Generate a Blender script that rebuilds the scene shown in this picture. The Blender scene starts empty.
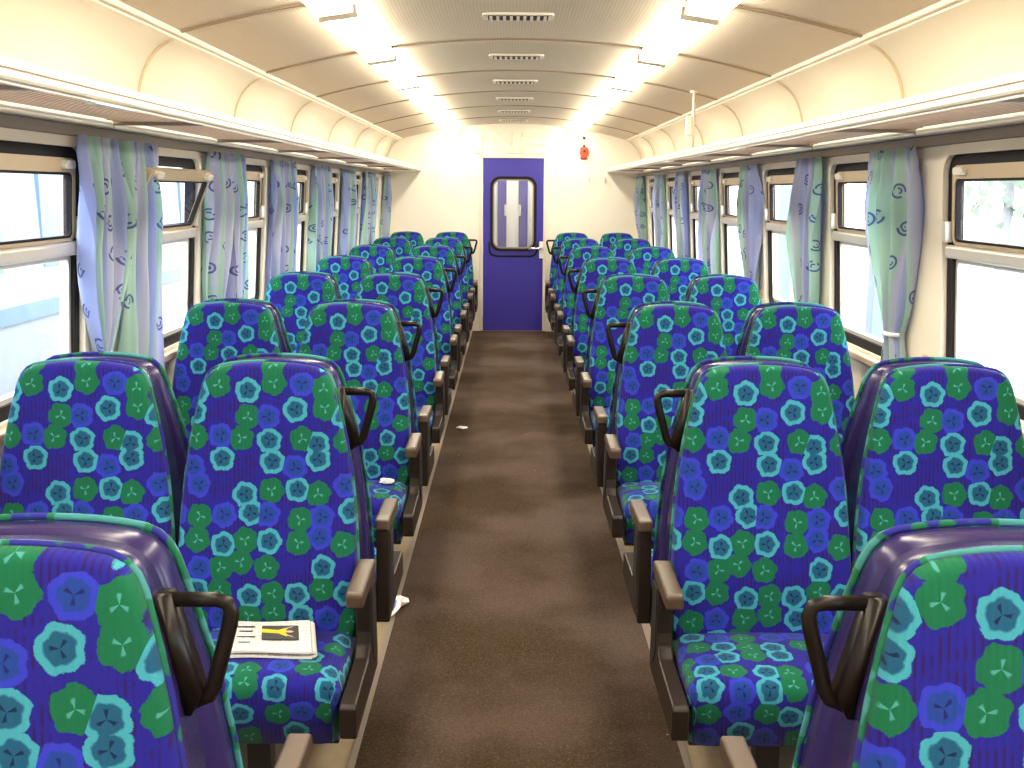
import bpy, bmesh, math, random
from mathutils import Vector, Matrix
random.seed(7)
sc = bpy.context.scene
col = sc.collection

# ------------------------------------------------------------------ camera, world, exposure
F_PX = 1050.0
PITCH, ROLL, YAW = 0.1822, 0.0068, 0.0025
cam_d = bpy.data.cameras.new('camera')
cam_d.sensor_width = 36.0
cam_d.lens = 36.0 * F_PX / 1024.0
cam_d.clip_start = 0.05
cam = bpy.data.objects.new('camera', cam_d)
col.objects.link(cam)
Fw = Vector((math.cos(PITCH) * math.sin(YAW), math.cos(PITCH) * math.cos(YAW), -math.sin(PITCH)))
R0 = Vector((math.cos(YAW), -math.sin(YAW), 0))
U0 = R0.cross(Fw)
Rc = math.cos(ROLL) * R0 + math.sin(ROLL) * U0
Uc = -math.sin(ROLL) * R0 + math.cos(ROLL) * U0
cam.matrix_world = Matrix(((Rc.x, Uc.x, -Fw.x, -0.0363), (Rc.y, Uc.y, -Fw.y, 0.0), (Rc.z, Uc.z, -Fw.z, 1.5956), (0, 0, 0, 1)))
sc.camera = cam

world = bpy.data.worlds.new('overcast_sky')
sc.world = world
world.use_nodes = True
bg = world.node_tree.nodes['Background']
bg.inputs[0].default_value = (0.86, 0.93, 1.0, 1)
bg.inputs[1].default_value = 6.0
LAMP = 17.0                      # emission of the ceiling light diffusers
sc.view_settings.view_transform = 'Standard'
sc.view_settings.look = 'None'
sc.view_settings.exposure = 0.75
sc.view_settings.gamma = 1.0
sc.view_settings.use_curve_mapping = False

# ------------------------------------------------------------------ node helpers and materials
class NT:
    def __init__(self, m):
        self.t = m.node_tree
    def new(self, kind, **kw):
        n = self.t.nodes.new(kind)
        for k, v in kw.items():
            setattr(n, k, v)
        return n
    def link(self, a, b):
        self.t.links.new(a, b)
    def put(self, sock, v):
        if isinstance(v, bpy.types.NodeSocket):
            self.link(v, sock)
        else:
            sock.default_value = v
    def math(self, op, a, b=None, c=None, clamp=False):
        n = self.new('ShaderNodeMath', operation=op, use_clamp=clamp)
        self.put(n.inputs[0], a)
        if b is not None: self.put(n.inputs[1], b)
        if c is not None: self.put(n.inputs[2], c)
        return n.outputs[0]
    def vmath(self, op, a, b=None):
        n = self.new('ShaderNodeVectorMath', operation=op)
        self.put(n.inputs[0], a)
        if b is not None: self.put(n.inputs[1], b)
        return n.outputs[1] if op == 'LENGTH' else n.outputs[0]
    def mix(self, f, a, b):
        n = self.new('ShaderNodeMix', data_type='RGBA')
        self.put(n.inputs[0], f); self.put(n.inputs[6], a); self.put(n.inputs[7], b)
        return n.outputs[2]
    def ramp(self, v, lo, hi, a=0.0, b=1.0):
        n = self.new('ShaderNodeMapRange', interpolation_type='SMOOTHSTEP')
        self.put(n.inputs[0], v)
        n.inputs[1].default_value, n.inputs[2].default_value = lo, hi
        n.inputs[3].default_value, n.inputs[4].default_value = a, b
        return n.outputs[0]
    def noise(self, vec, scale, detail=3.0, rough=0.5):
        n = self.new('ShaderNodeTexNoise')
        if vec is not None: self.link(vec, n.inputs['Vector'])
        n.inputs['Scale'].default_value = scale
        n.inputs['Detail'].default_value = detail
        n.inputs['Roughness'].default_value = rough
        return n.outputs[0]
    def coord(self, which='Object'):
        return self.new('ShaderNodeTexCoord').outputs[which]
    def sep(self, v):
        n = self.new('ShaderNodeSeparateXYZ'); self.link(v, n.inputs[0])
        return n.outputs
    def bump(self, h, strength, dist=0.002):
        n = self.new('ShaderNodeBump')
        n.inputs['Strength'].default_value = strength
        n.inputs['Distance'].default_value = dist
        self.link(h, n.inputs['Height'])
        return n.outputs[0]

def C(*c):
    return (*c, 1.0) if len(c) == 3 else c
def S(r, g, b):
    f = lambda v: (v / 255 / 12.92) if v / 255 <= 0.04045 else ((v / 255 + 0.055) / 1.055) ** 2.4
    return (f(r), f(g), f(b), 1.0)

def base_mat(name, colour, rough=0.5, metal=0.0, spec=0.5):
    m = bpy.data.materials.new(name); m.use_nodes = True
    p = m.node_tree.nodes['Principled BSDF']
    p.inputs['Base Color'].default_value = colour
    p.inputs['Roughness'].default_value = rough
    p.inputs['Metallic'].default_value = metal
    p.inputs['Specular IOR Level'].default_value = spec
    return m, p, NT(m)

def plain(name, colour, rough=0.5, metal=0.0, spec=0.5, var=0.08, scale=6.0, bump=0.0):
    """procedural colour with slight unevenness"""
    m, p, n = base_mat(name, colour, rough, metal, spec)
    co = n.coord()
    nz = n.noise(co, scale, 4)
    dark = tuple(c * (1 - var) for c in colour[:3]) + (1,)
    lite = tuple(min(1, c * (1 + var)) for c in colour[:3]) + (1,)
    n.link(n.mix(nz, dark, lite), p.inputs['Base Color'])
    if bump:
        n.link(n.bump(n.noise(co, scale * 30, 2), bump, 0.001), p.inputs['Normal'])
    return m

def floral():
    """moquette: dark blue ribbed ground with wobbly green, cyan and violet flowers"""
    m, p, n = base_mat('floral_moquette', (0, 0, 0, 1), 0.92, 0, 0.15)
    uv = n.coord('UV')
    co = n.vmath('SCALE', uv)
    co.node.inputs[3].default_value = 15.0
    vo = n.new('ShaderNodeTexVoronoi', voronoi_dimensions='2D', feature='F1')
    vo.inputs['Scale'].default_value = 1.0
    vo.inputs['Randomness'].default_value = 0.42
    n.link(co, vo.inputs['Vector'])
    loc = n.vmath('SUBTRACT', co, vo.outputs['Position'])
    x, y, _ = n.sep(loc)
    rr, rg, rb = n.sep(vo.outputs['Color'])
    r = n.math('POWER', n.math('ADD', n.math('MULTIPLY', x, x), n.math('MULTIPLY', y, y)), 0.5)
    th = n.math('ARCTAN2', y, x)
    ph = n.math('MULTIPLY', rb, 20.0)
    w1 = n.math('MULTIPLY', n.math('SINE', n.math('MULTIPLY_ADD', th, 5.0, ph)), 0.055)
    w2 = n.math('MULTIPLY', n.math('SINE', n.math('MULTIPLY_ADD', th, 8.0, ph)), 0.035)
    fz = n.math('MULTIPLY', n.math('SUBTRACT', n.noise(co, 8.0, 5, 0.75), 0.5), 0.34)
    wob = n.math('ADD', n.math('ADD', n.math('ADD', w1, w2), 1.0), fz)
    q = n.math('DIVIDE', r, wob)
    disc = n.ramp(q, 0.475, 0.505, 1, 0)
    core = n.ramp(q, 0.29, 0.36, 1, 0)
    # Y mark
    ym = n.math('ABSOLUTE', n.math('SINE', n.math('MULTIPLY_ADD', th, 1.5, ph)))
    yy = n.math('MULTIPLY', n.ramp(ym, 0.25, 0.50, 1, 0), n.ramp(q, 0.17, 0.23, 1, 0))
    cell = n.sep(n.vmath('FLOOR', vo.outputs['Position']))
    lat = n.math('MULTIPLY', n.math('MULTIPLY_ADD', cell[1], 0.5, cell[0]), 0.52)
    rg = n.math('FRACT', n.math('ADD', n.math('MULTIPLY_ADD', rg, 0.40, lat), 100.0))
    is_green = n.math('LESS_THAN', rg, 0.34)
    is_cyan = n.math('MULTIPLY', n.math('GREATER_THAN', rg, 0.34), n.math('LESS_THAN', rg, 0.65))
    is_viol = n.math('MULTIPLY', n.math('GREATER_THAN', rg, 0.65), n.math('LESS_THAN', rg, 0.90))
    # ground with fine ribs
    ux, uy, _ = n.sep(uv)
    rib = n.math('SINE', n.math('MULTIPLY', ux, 2 * math.pi / 0.0105))
    big = n.noise(uv, 30.0, 2)
    ribm = n.math('MULTIPLY', n.ramp(rib, -0.2, 0.9), n.ramp(big, 0.42, 0.58))
    ground = n.mix(ribm, C(0.017, 0.014, 0.225), C(0.024, 0.009, 0.085))
    colr = ground
    viol = n.mix(core, C(0.032, 0.045, 0.50), C(0.014, 0.055, 0.26))
    viol = n.mix(yy, viol, C(0.008, 0.015, 0.10))
    colr = n.mix(n.math('MULTIPLY', n.math('MULTIPLY', disc, is_viol), 0.85), colr, viol)
    green = n.mix(yy, C(0.008, 0.125, 0.048), C(0.06, 0.29, 0.25))
    colr = n.mix(n.math('MULTIPLY', disc, is_green), colr, green)
    cyan = n.mix(core, C(0.050, 0.31, 0.38), C(0.012, 0.085, 0.16))
    cyan = n.mix(yy, cyan, C(0.006, 0.018, 0.06))
    colr = n.mix(n.math('MULTIPLY', disc, is_cyan), colr, cyan)
    # woven grain
    g = n.noise(uv, 700.0, 2)
    colr = n.mix(n.math('MULTIPLY', n.ramp(g, 0.35, 0.7), 0.22), colr, C(0.01, 0.008, 0.08))
    n.link(colr, p.inputs['Base Color'])
    p.inputs['Sheen Weight'].default_value = 0.12
    p.inputs['Sheen Roughness'].default_value = 0.4
    n.link(n.bump(rib, 0.25, 0.001), p.inputs['Normal'])
    return m

def piping_mat():
    m, p, n = base_mat('piping_fabric', (0, 0, 0, 1), 0.85, 0, 0.2)
    co = n.coord()
    nz = n.noise(co, 17.0, 1)
    c = n.mix(n.ramp(nz, 0.40, 0.44), C(0.02, 0.02, 0.20), C(0.012, 0.13, 0.06))
    c = n.mix(n.ramp(nz, 0.52, 0.56), c, C(0.05, 0.22, 0.22))
    n.link(c, p.inputs['Base Color'])
    return m

def curtain_mat():
    m = bpy.data.materials.new('curtain_cloth'); m.use_nodes = True
    n = NT(m); p = m.node_tree.nodes['Principled BSDF']
    uv = n.coord('UV')
    ux, uy, _ = n.sep(uv)
    wv = n.math('ADD', n.math('MULTIPLY', ux, 2 * math.pi / 0.24), n.math('MULTIPLY', n.noise(uv, 3.0, 1), 1.4))
    s1 = n.math('SINE', wv)
    s2 = n.math('SINE', n.math('MULTIPLY_ADD', wv, 2.0, 1.1))
    c = n.mix(n.ramp(s1, -0.5, 0.5), C(0.42, 0.48, 0.74), C(0.48, 0.68, 0.60))
    c = n.mix(n.math('MULTIPLY', n.ramp(s2, 0.1, 0.9), 0.75), c, C(0.64, 0.62, 0.80))
    # blue scroll motifs
    co = n.vmath('SCALE', uv); co.node.inputs[3].default_value = 7.5
    vo = n.new('ShaderNodeTexVoronoi', voronoi_dimensions='2D', feature='F1')
    vo.inputs['Scale'].default_value = 1.0
    vo.inputs['Randomness'].default_value = 0.8
    n.link(co, vo.inputs['Vector'])
    loc = n.vmath('SUBTRACT', co, vo.outputs['Position'])
    x, y, _ = n.sep(loc)
    rr, rg, rb = n.sep(vo.outputs['Color'])
    r = n.math('POWER', n.math('ADD', n.math('MULTIPLY', x, x), n.math('MULTIPLY', y, y)), 0.5)
    th = n.math('ARCTAN2', y, x)
    spiral = n.math('ADD', r, n.math('MULTIPLY', th, 0.012))
    ring = n.math('MULTIPLY', n.ramp(spiral, 0.13, 0.155), n.ramp(spiral, 0.19, 0.215, 1, 0))
    arc = n.ramp(n.math('SINE', n.math('MULTIPLY_ADD', rb, 9.0, th)), -0.95, -0.85)
    inner = n.math('MULTIPLY', n.ramp(spiral, 0.035, 0.05), n.ramp(spiral, 0.085, 0.10, 1, 0))
    dash = n.math('MULTIPLY', inner, n.ramp(n.math('SINE', n.math('MULTIPLY_ADD', rb, 23.0, th)), -0.3, -0.1))
    mark = n.math('MULTIPLY', n.math('MAXIMUM', n.math('MULTIPLY', ring, arc), dash), n.math('LESS_THAN', rg, 0.62))
    c = n.mix(n.math('MULTIPLY', mark, 0.85), c, C(0.05, 0.08, 0.36))
    n.link(c, p.inputs['Base Color'])
    p.inputs['Roughness'].default_value = 0.9
    p.inputs['Specular IOR Level'].default_value = 0.1
    tr = n.new('ShaderNodeBsdfTranslucent')
    n.link(c, tr.inputs[0])
    mx = n.new('ShaderNodeMixShader'); mx.inputs[0].default_value = 0.5
    n.link(p.outputs[0], mx.inputs[1]); n.link(tr.outputs[0], mx.inputs[2])
    n.link(mx.outputs[0], m.node_tree.nodes['Material Output'].inputs[0])
    return m

def glass_mat(name='window_glass', gloss=0.06, tint=(0.96, 0.98, 1.0, 1)):
    m = bpy.data.materials.new(name); m.use_nodes = True
    n = NT(m)
    t = n.new('ShaderNodeBsdfTransparent'); t.inputs[0].default_value = tint
    g = n.new('ShaderNodeBsdfGlossy'); g.inputs['Roughness'].default_value = 0.03
    mx = n.new('ShaderNodeMixShader'); mx.inputs[0].default_value = gloss
    n.link(t.outputs[0], mx.inputs[1]); n.link(g.outputs[0], mx.inputs[2])
    n.link(mx.outputs[0], m.node_tree.nodes['Material Output'].inputs[0])
    return m

def carpet_mat():
    m, p, n = base_mat('carpet', (0, 0, 0, 1), 0.95, 0, 0.1)
    co = n.coord()
    a = n.noise(co, 1.6, 3)
    b = n.noise(co, 140.0, 3, 0.7)
    c = n.mix(n.ramp(a, 0.35, 0.65), C(0.040, 0.024, 0.011), C(0.080, 0.055, 0.042))
    c = n.mix(n.math('MULTIPLY', n.ramp(b, 0.45, 0.75), 0.5), c, C(0.15, 0.11, 0.085))
    c = n.mix(n.math('MULTIPLY', n.ramp(b, 0.25, 0.45, 1, 0), 0.6), c, C(0.025, 0.016, 0.010))
    sp = n.new('ShaderNodeTexVoronoi'); sp.inputs['Scale'].default_value = 7.0
    n.link(co, sp.inputs['Vector'])
    c = n.mix(n.ramp(sp.outputs['Distance'], 0.016, 0.028, 0.9, 0), c, C(0.5, 0.42, 0.30))
    n.link(c, p.inputs['Base Color'])
    n.link(n.bump(b, 0.6, 0.004), p.inputs['Normal'])
    return m

def lino_mat():
    m, p, n = base_mat('linoleum', (0, 0, 0, 1), 0.55, 0, 0.3)
    co = n.coord()
    c = n.mix(n.noise(co, 14.0, 5, 0.7), C(0.20, 0.145, 0.085), C(0.40, 0.31, 0.20))
    n.link(c, p.inputs['Base Color'])
    return m

def ceiling_mat():
    m, p, n = base_mat('ceiling_board', (0, 0, 0, 1), 0.6, 0, 0.3)
    co = n.coord()
    x, y, z = n.sep(co)
    w = n.math('SINE', n.math('MULTIPLY', x, 2 * math.pi / 0.014))
    c = n.mix(n.ramp(w, -0.6, 0.4), C(0.55, 0.455, 0.325), C(0.61, 0.52, 0.385))
    c = n.mix(n.math('MULTIPLY', n.noise(co, 1.1, 2), 0.35), c, C(0.52, 0.47, 0.40))
    n.link(c, p.inputs['Base Color'])
    n.link(n.bump(w, 0.18, 0.0012), p.inputs['Normal'])
    return m

def rack_mat():
    m, p, n = base_mat('rack_slats', (0, 0, 0, 1), 0.5, 0, 0.4)
    co = n.coord()
    x, y, z = n.sep(co)
    w = n.math('SINE', n.math('MULTIPLY', x, 2 * math.pi / 0.022))
    st = n.vmath('MULTIPLY', co, (60.0, 2.0, 1.0))
    g = n.noise(st, 1.0, 3)
    c = n.mix(g, C(0.30, 0.20, 0.145), C(0.52, 0.39, 0.30))
    c = n.mix(n.math('MULTIPLY', n.ramp(w, 0.3, 0.9), 0.55), c, C(0.20, 0.135, 0.10))
    n.link(c, p.inputs['Base Color'])
    n.link(n.bump(w, 0.6, 0.003), p.inputs['Normal'])
    return m

def lamp_mat():
    m = bpy.data.materials.new('lamp_diffuser'); m.use_nodes = True
    p = m.node_tree.nodes['Principled BSDF']
    p.inputs['Base Color'].default_value = (0.9, 0.9, 0.88, 1)
    p.inputs['Emission Color'].default_value = (1.0, 0.90, 0.72, 1)
    p.inputs['Emission Strength'].default_value = LAMP
    return m

def paper_mat():
    m, p, n = base_mat('newsprint', S(225, 220, 212), 0.9, 0, 0.1)
    uv = n.coord('UV')
    x, y, _ = n.sep(uv)
    lines = n.ramp(n.math('SINE', n.math('MULTIPLY', y, 2 * math.pi / 0.009)), 0.1, 0.5)
    words = n.ramp(n.noise(n.vmath('MULTIPLY', uv, (260.0, 40.0, 1.0)), 1.0, 2), 0.44, 0.5)
    colm = n.ramp(n.math('SINE', n.math('MULTIPLY', x, 2 * math.pi / 0.045)), -0.9, -0.75)
    t = n.math('MULTIPLY', n.math('MULTIPLY', lines, words), colm)
    n.link(n.mix(n.math('MULTIPLY', t, 0.55), S(228, 223, 214), S(90, 88, 86)), p.inputs['Base Color'])
    return m

M = {}
M['floral'] = floral()
M['piping'] = piping_mat()
M['curtain'] = curtain_mat()
M['glass'] = glass_mat()
M['door_glass'] = glass_mat('door_glass', 0.10, (0.85, 0.90, 0.95, 1))
M['carpet'] = carpet_mat()
M['lino'] = lino_mat()
M['ceiling'] = ceiling_mat()
M['rack'] = rack_mat()
M['lamp'] = lamp_mat()
M['paper'] = paper_mat()
M['shell'] = plain('shell_plastic', C(0.026, 0.016, 0.085), 0.25, 0, 0.38, 0.15)
M['arm'] = plain('armrest_plastic', C(0.022, 0.014, 0.010), 0.40, 0, 0.22, 0.2, 20)
M['pad'] = plain('arm_pad_plastic_lit', C(0.080, 0.050, 0.030), 0.36, 0, 0.45, 0.25, 25)  # armrest plastic with the light on the pad tops put into its colour
M['handle'] = plain('handle_plastic', C(0.008, 0.005, 0.004), 0.30, 0, 0.28, 0.2, 20)
M['black'] = plain('black_steel', C(0.012, 0.011, 0.011), 0.5)
M['cream'] = plain('cream_laminate', C(0.80, 0.75, 0.63), 0.42, 0, 0.4, 0.03, 2)
M['cream_wall'] = plain('wall_laminate', C(0.76, 0.69, 0.56), 0.45, 0, 0.4, 0.04, 2)
M['cream_trim'] = plain('cream_metal', C(0.76, 0.70, 0.58), 0.35, 0, 0.5, 0.04, 5)
M['beige'] = plain('beige_paint', C(0.52, 0.40, 0.25), 0.4, 0, 0.5, 0.06, 5)
M['tan'] = plain('tan_sealant', C(0.50, 0.40, 0.25), 0.6)
M['rib'] = plain('rib_strip', C(0.26, 0.19, 0.115), 0.6)
M['cove'] = plain('cove_laminate', C(0.72, 0.66, 0.52), 0.45, 0, 0.35, 0.03, 2)
M['joint'] = plain('joint_shadow', C(0.30, 0.22, 0.13), 0.7)
M['rubber'] = plain('black_rubber', C(0.014, 0.011, 0.012), 0.6, 0, 0.15)
M['alu'] = plain('aluminium', C(0.76, 0.71, 0.63), 0.30, 0.3, 0.5, 0.05)
M['greybrown'] = plain('curtain_track', C(0.26, 0.21, 0.165), 0.45, 0.2)
M['door'] = plain('blue_door', C(0.035, 0.025, 0.30), 0.38, 0, 0.5, 0.06, 3)
M['chrome'] = plain('chrome', C(0.75, 0.73, 0.70), 0.2, 0.9)
M['white'] = plain('white_paint', C(0.82, 0.80, 0.76), 0.45)
M['tissue'] = plain('white_paper', C(0.80, 0.79, 0.80), 0.9)
M['red'] = plain('red_enamel', C(0.62, 0.05, 0.015), 0.35)
M['dark'] = plain('dark_slot', C(0.030, 0.016, 0.008), 0.7)
M['brown'] = plain('threshold', C(0.16, 0.095, 0.045), 0.5)
M['ink'] = plain('dark_ink', C(0.055, 0.052, 0.052), 0.9)
M['yellow'] = plain('yellow_ink', C(0.70, 0.55, 0.02), 0.9)
M['skin_ink'] = plain('pale_ink', C(0.62, 0.42, 0.33), 0.9)
M['printblue'] = plain('blue_print', C(0.20, 0.20, 0.55), 0.8)
# outdoors
M['concrete'] = plain('platform_concrete', C(0.42, 0.42, 0.41), 0.9, 0, 0.2, 0.12, 1.5)
M['coachpale'] = plain('pale_coach_paint', C(0.34, 0.36, 0.40), 0.5)
M['coachblue'] = plain('pale_blue_coach_band', C(0.13, 0.20, 0.30), 0.35)
M['ballast'] = plain('ballast', C(0.22, 0.22, 0.23), 0.95, 0, 0.1, 0.4, 9)
M['post'] = plain('grey_post', C(0.17, 0.21, 0.29), 0.6)
M['leaf'] = plain('pale_leaves', C(0.36, 0.44, 0.30), 0.8, 0, 0.2, 0.4, 3)
M['bark'] = plain('bark', C(0.30, 0.28, 0.27), 0.9)
M['signbrown'] = plain('brown_notice', C(0.22, 0.14, 0.10), 0.7)

# ------------------------------------------------------------------ mesh helpers
class MB:
    def __init__(self):
        self.v, self.f, self.uv = [], [], []
    def add(self, verts, faces, uvs=None):
        o = len(self.v)
        self.v += [tuple(p) for p in verts]
        self.f += [tuple(o + i for i in f) for f in faces]
        self.uv += list(uvs) if uvs else [(p[0], p[2]) for p in verts]
        return self
    def box(self, x0, x1, y0, y1, z0, z1):
        x0, x1 = min(x0, x1), max(x0, x1)
        return self.add([(x0, y0, z0), (x1, y0, z0), (x1, y1, z0), (x0, y1, z0), (x0, y0, z1), (x1, y0, z1), (x1, y1, z1), (x0, y1, z1)],
                        [(0, 3, 2, 1), (4, 5, 6, 7), (0, 1, 5, 4), (1, 2, 6, 5), (2, 3, 7, 6), (3, 0, 4, 7)])
    def prism(self, poly, fa, fb):
        """poly: 2-D points; fa, fb map a 2-D point to the two end faces"""
        n = len(poly)
        vs = [fa(*p) for p in poly] + [fb(*p) for p in poly]
        fs = [tuple(range(n - 1, -1, -1)), tuple(range(n, 2 * n))]
        fs += [(i, (i + 1) % n, n + (i + 1) % n, n + i) for i in range(n)]
        return self.add(vs, fs)
    def tube(self, pts, r, n=8, closed=False, ry=None):
        pts = [Vector(p) for p in pts]
        k = len(pts); vs = []; prev = None
        for i, p in enumerate(pts):
            a = pts[(i - 1) % k] if (closed or i > 0) else p
            b = pts[(i + 1) % k] if (closed or i < k - 1) else p
            t = (b - a).normalized()
            if prev is None:
                up = Vector((0, 0, 1)) if abs(t.z) < 0.9 else Vector((1, 0, 0))
                s = t.cross(up).normalized()
            else:
                s = (prev - t * prev.dot(t)).normalized()
            prev = s
            u = s.cross(t)
            rad = r[i] if isinstance(r, (list, tuple)) else r
            for j in range(n):
                th = 2 * math.pi * j / n
                vs.append(p + s * math.cos(th) * rad + u * math.sin(th) * (ry or rad))
        fs = []
        for i in range(k if closed else k - 1):
            for j in range(n):
                a, b = i * n + j, i * n + (j + 1) % n
                c, d = ((i + 1) % k) * n + (j + 1) % n, ((i + 1) % k) * n + j
                fs.append((a, b, c, d))
        if not closed:
            fs.append(tuple(range(n - 1, -1, -1))); fs.append(tuple((k - 1) * n + j for j in range(n)))
        return self.add(vs, fs)
    def mesh(self, name, mat, smooth=False, bevel=0.0, seg=2, solid=0.0):
        me = bpy.data.meshes.new(name)
        me.from_pydata(self.v, [], self.f)
        ul = me.uv_layers.new(name='UVMap')
        for lp in me.loops:
            ul.data[lp.index].uv = self.uv[lp.vertex_index]
        bm = bmesh.new(); bm.from_mesh(me)
        if bevel:
            es = [e for e in bm.edges if len(e.link_faces) == 2 and e.calc_face_angle(0) > 0.5]
            bmesh.ops.bevel(bm, geom=es, offset=bevel, segments=seg, profile=0.5, affect='EDGES', clamp_overlap=True)
        if not solid:
            bmesh.ops.recalc_face_normals(bm, faces=bm.faces)
        bm.to_mesh(me); bm.free()
        if smooth:
            for p in me.polygons: p.use_smooth = True
        me.materials.append(mat)
        return me
    def build(self, name, mat, parent=None, smooth=False, bevel=0.0, seg=2):
        return link(name, self.mesh(name, mat, smooth, bevel, seg), parent)

def link(name, me, parent=None):
    o = bpy.data.objects.new(name, me)
    col.objects.link(o)
    if parent is not None: o.parent = parent
    return o
def tag(o, label, cat=None, group=None, kind=None):
    o['label'] = label
    if cat: o['category'] = cat
    if group: o['group'] = group
    if kind: o['kind'] = kind
    return o
def empty(name, loc=(0, 0, 0), rz=0.0):
    o = bpy.data.objects.new(name, None)
    o.empty_display_size = 0.1
    o.location = loc; o.rotation_euler = (0, 0, rz)
    col.objects.link(o)
    return o
def copy_tree(o, parent=None):
    c = o.copy(); col.objects.link(c); c.parent = parent
    for ch in list(o.children): copy_tree(ch, c)
    return c
def rrect(cx, cy, hx, hy, r, n=5):
    pts = []
    for (sx, sy, a0) in ((1, 1, 0), (-1, 1, 90), (-1, -1, 180), (1, -1, 270)):
        for i in range(n + 1):
            a = math.radians(a0 + 90 * i / n)
            pts.append((cx + sx * (hx - r) + r * math.cos(a), cy + sy * (hy - r) + r * math.sin(a)))
    return pts
def ring_prism(mb, outer, inner, fa, fb):
    """a frame between two loops of equal count, with depth"""
    n = len(outer)
    vs = [fa(*p) for p in outer] + [fa(*p) for p in inner] + [fb(*p) for p in outer] + [fb(*p) for p in inner]
    fs = []
    for i in range(n):
        j = (i + 1) % n
        fs += [(i, j, n + j, n + i), (2 * n + i, 3 * n + i, 3 * n + j, 2 * n + j), (i, 2 * n + i, 2 * n + j, j), (n + i, n + j, 3 * n + j, 3 * n + i)]
    mb.add(vs, fs)

ORD = ['first', 'second', 'third', 'fourth', 'fifth', 'sixth', 'seventh', 'eighth', 'ninth', 'tenth', 'eleventh', 'twelfth']

# ------------------------------------------------------------------ the coach shell
Y0, YE = -1.60, 11.99          # back and far end of the saloon
def Xw(z):                      # inner face of the side wall, leaning in above the sill
    return 1.462 if z < 0.85 else 1.462 - 0.066 * (z - 0.85)
def ceil_z(x):
    return 2.328 - x * x / 9.2

fl = MB().box(-1.50, 1.50, Y0 - 0.1, YE + 1.6, -0.06, 0.0).build('floor', M['lino'])
tag(fl, 'beige linoleum floor under the rows of blue seats', 'floor', kind='structure')
cp = MB().box(-0.462, 0.462, Y0, YE - 0.03, 0.0005, 0.009).build('carpet_runner', M['carpet'])
tag(cp, 'worn brown carpet runner along the centre aisle', 'carpet')
for s in (-1, 1):
    MB().box(s * 0.462, s * 0.482, Y0, YE - 0.03, 0.0005, 0.011).build('edge_strip', M['greybrown'], cp)

# side walls with window openings
PITCHW = {-1: 1.265, 1: 1.258}
FAR = {-1: 3.435, 1: 3.555}
WIN_W, WZ0, WZ1 = 0.875, 0.945, 1.722
def window_spans(s):
    return [(FAR[s] + PITCHW[s] * k - WIN_W, FAR[s] + PITCHW[s] * k) for k in range(-3, 7)]
for s, nm in ((-1, 'left'), (1, 'right')):
    mb = MB()
    def P(y, z, d=0.0, s=s): return (s * (Xw(z) + d), y, z)
    spans = [w for w in window_spans(s) if w[0] > Y0 + 0.1]
    ys = [Y0] + [0.5 * (spans[i][1] + spans[i + 1][0]) for i in range(len(spans) - 1)] + [YE]
    ZC0, ZC1 = 0.85, 1.80
    for i, (a, b) in enumerate(spans):
        hole = rrect((a + b) / 2, (WZ0 + WZ1) / 2, (b - a) / 2, (WZ1 - WZ0) / 2, 0.07, 5)
        n = len(hole); outer = []
        c0, c1 = ys[i], ys[i + 1]
        for (y, z) in hole:         # push each point out to the cell border
            ty = (y - (a + b) / 2) / ((b - a) / 2); tz = (z - (WZ0 + WZ1) / 2) / ((WZ1 - WZ0) / 2)
            if abs(ty) >= abs(tz):
                yy = c1 if ty > 0 else c0; zz = ZC0 + (ZC1 - ZC0) * (tz / abs(ty) + 1) / 2
            else:
                zz = ZC1 if tz > 0 else ZC0; yy = c0 + (c1 - c0) * (ty / abs(tz) + 1) / 2
            outer.append((yy, zz))
        for d in (0.0, 0.07):
            mb.add([P(y, z, d) for (y, z) in hole + outer], [(k, (k + 1) % n, n + (k + 1) % n, n + k) for k in range(n)])
        mb.add([P(y, z, 0) for (y, z) in hole] + [P(y, z, 0.07) for (y, z) in hole], [(k, (k + 1) % n, n + (k + 1) % n, n + k) for k in range(n)])
    mb.prism([(Y0, 0.0), (YE, 0.0), (YE, 0.85), (Y0, 0.85)], lambda y, z: P(y, z, 0), lambda y, z: P(y, z, 0.07))
    mb.prism([(Y0, 1.80), (YE, 1.80), (YE, 2.2), (Y0, 2.2)], lambda y, z: P(1.8 and y, z, 0) if z < 1.9 else (s * 1.46, y, z), lambda y, z: (s * (1.53), y, z))
    w = mb.build('wall_' + nm, M['cream_wall'])
    tag(w, 'cream %s side wall with a row of windows' % nm, 'wall', kind='structure')
    # sill strip
    t = MB()
    t.box(s * 1.415, s * 1.462, Y0, YE, 0.905, 0.935)
    tb = t.build('sill_rail', M['beige'], w, bevel=0.006)
    # small coat hooks and catches on the pillars
    for k in range(len(spans) - 1):
        yc = spans[k][1] + 0.14
        if yc < 2.4 or yc > 9: continue
        hb = MB().box(s * (Xw(1.0)), s * (Xw(1.0) - 0.012), yc - 0.012, yc + 0.012, 0.98, 1.03)
        hb.tube([(s * (Xw(1.0) - 0.01), yc, 1.0), (s * (Xw(1.0) - 0.035), yc, 1.0), (s * (Xw(1.0) - 0.04), yc, 1.015)], 0.006, 6)
        hb.build('curtain_hook', M['beige'], w)
    if s == 1:
        for j in range(3):
            MB().box(Xw(1.70) - 0.006, Xw(1.70), 3.76 + j * 0.02, 3.772 + j * 0.02, 1.655, 1.715).build('wall_slot', M['beige'], w)

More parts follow.
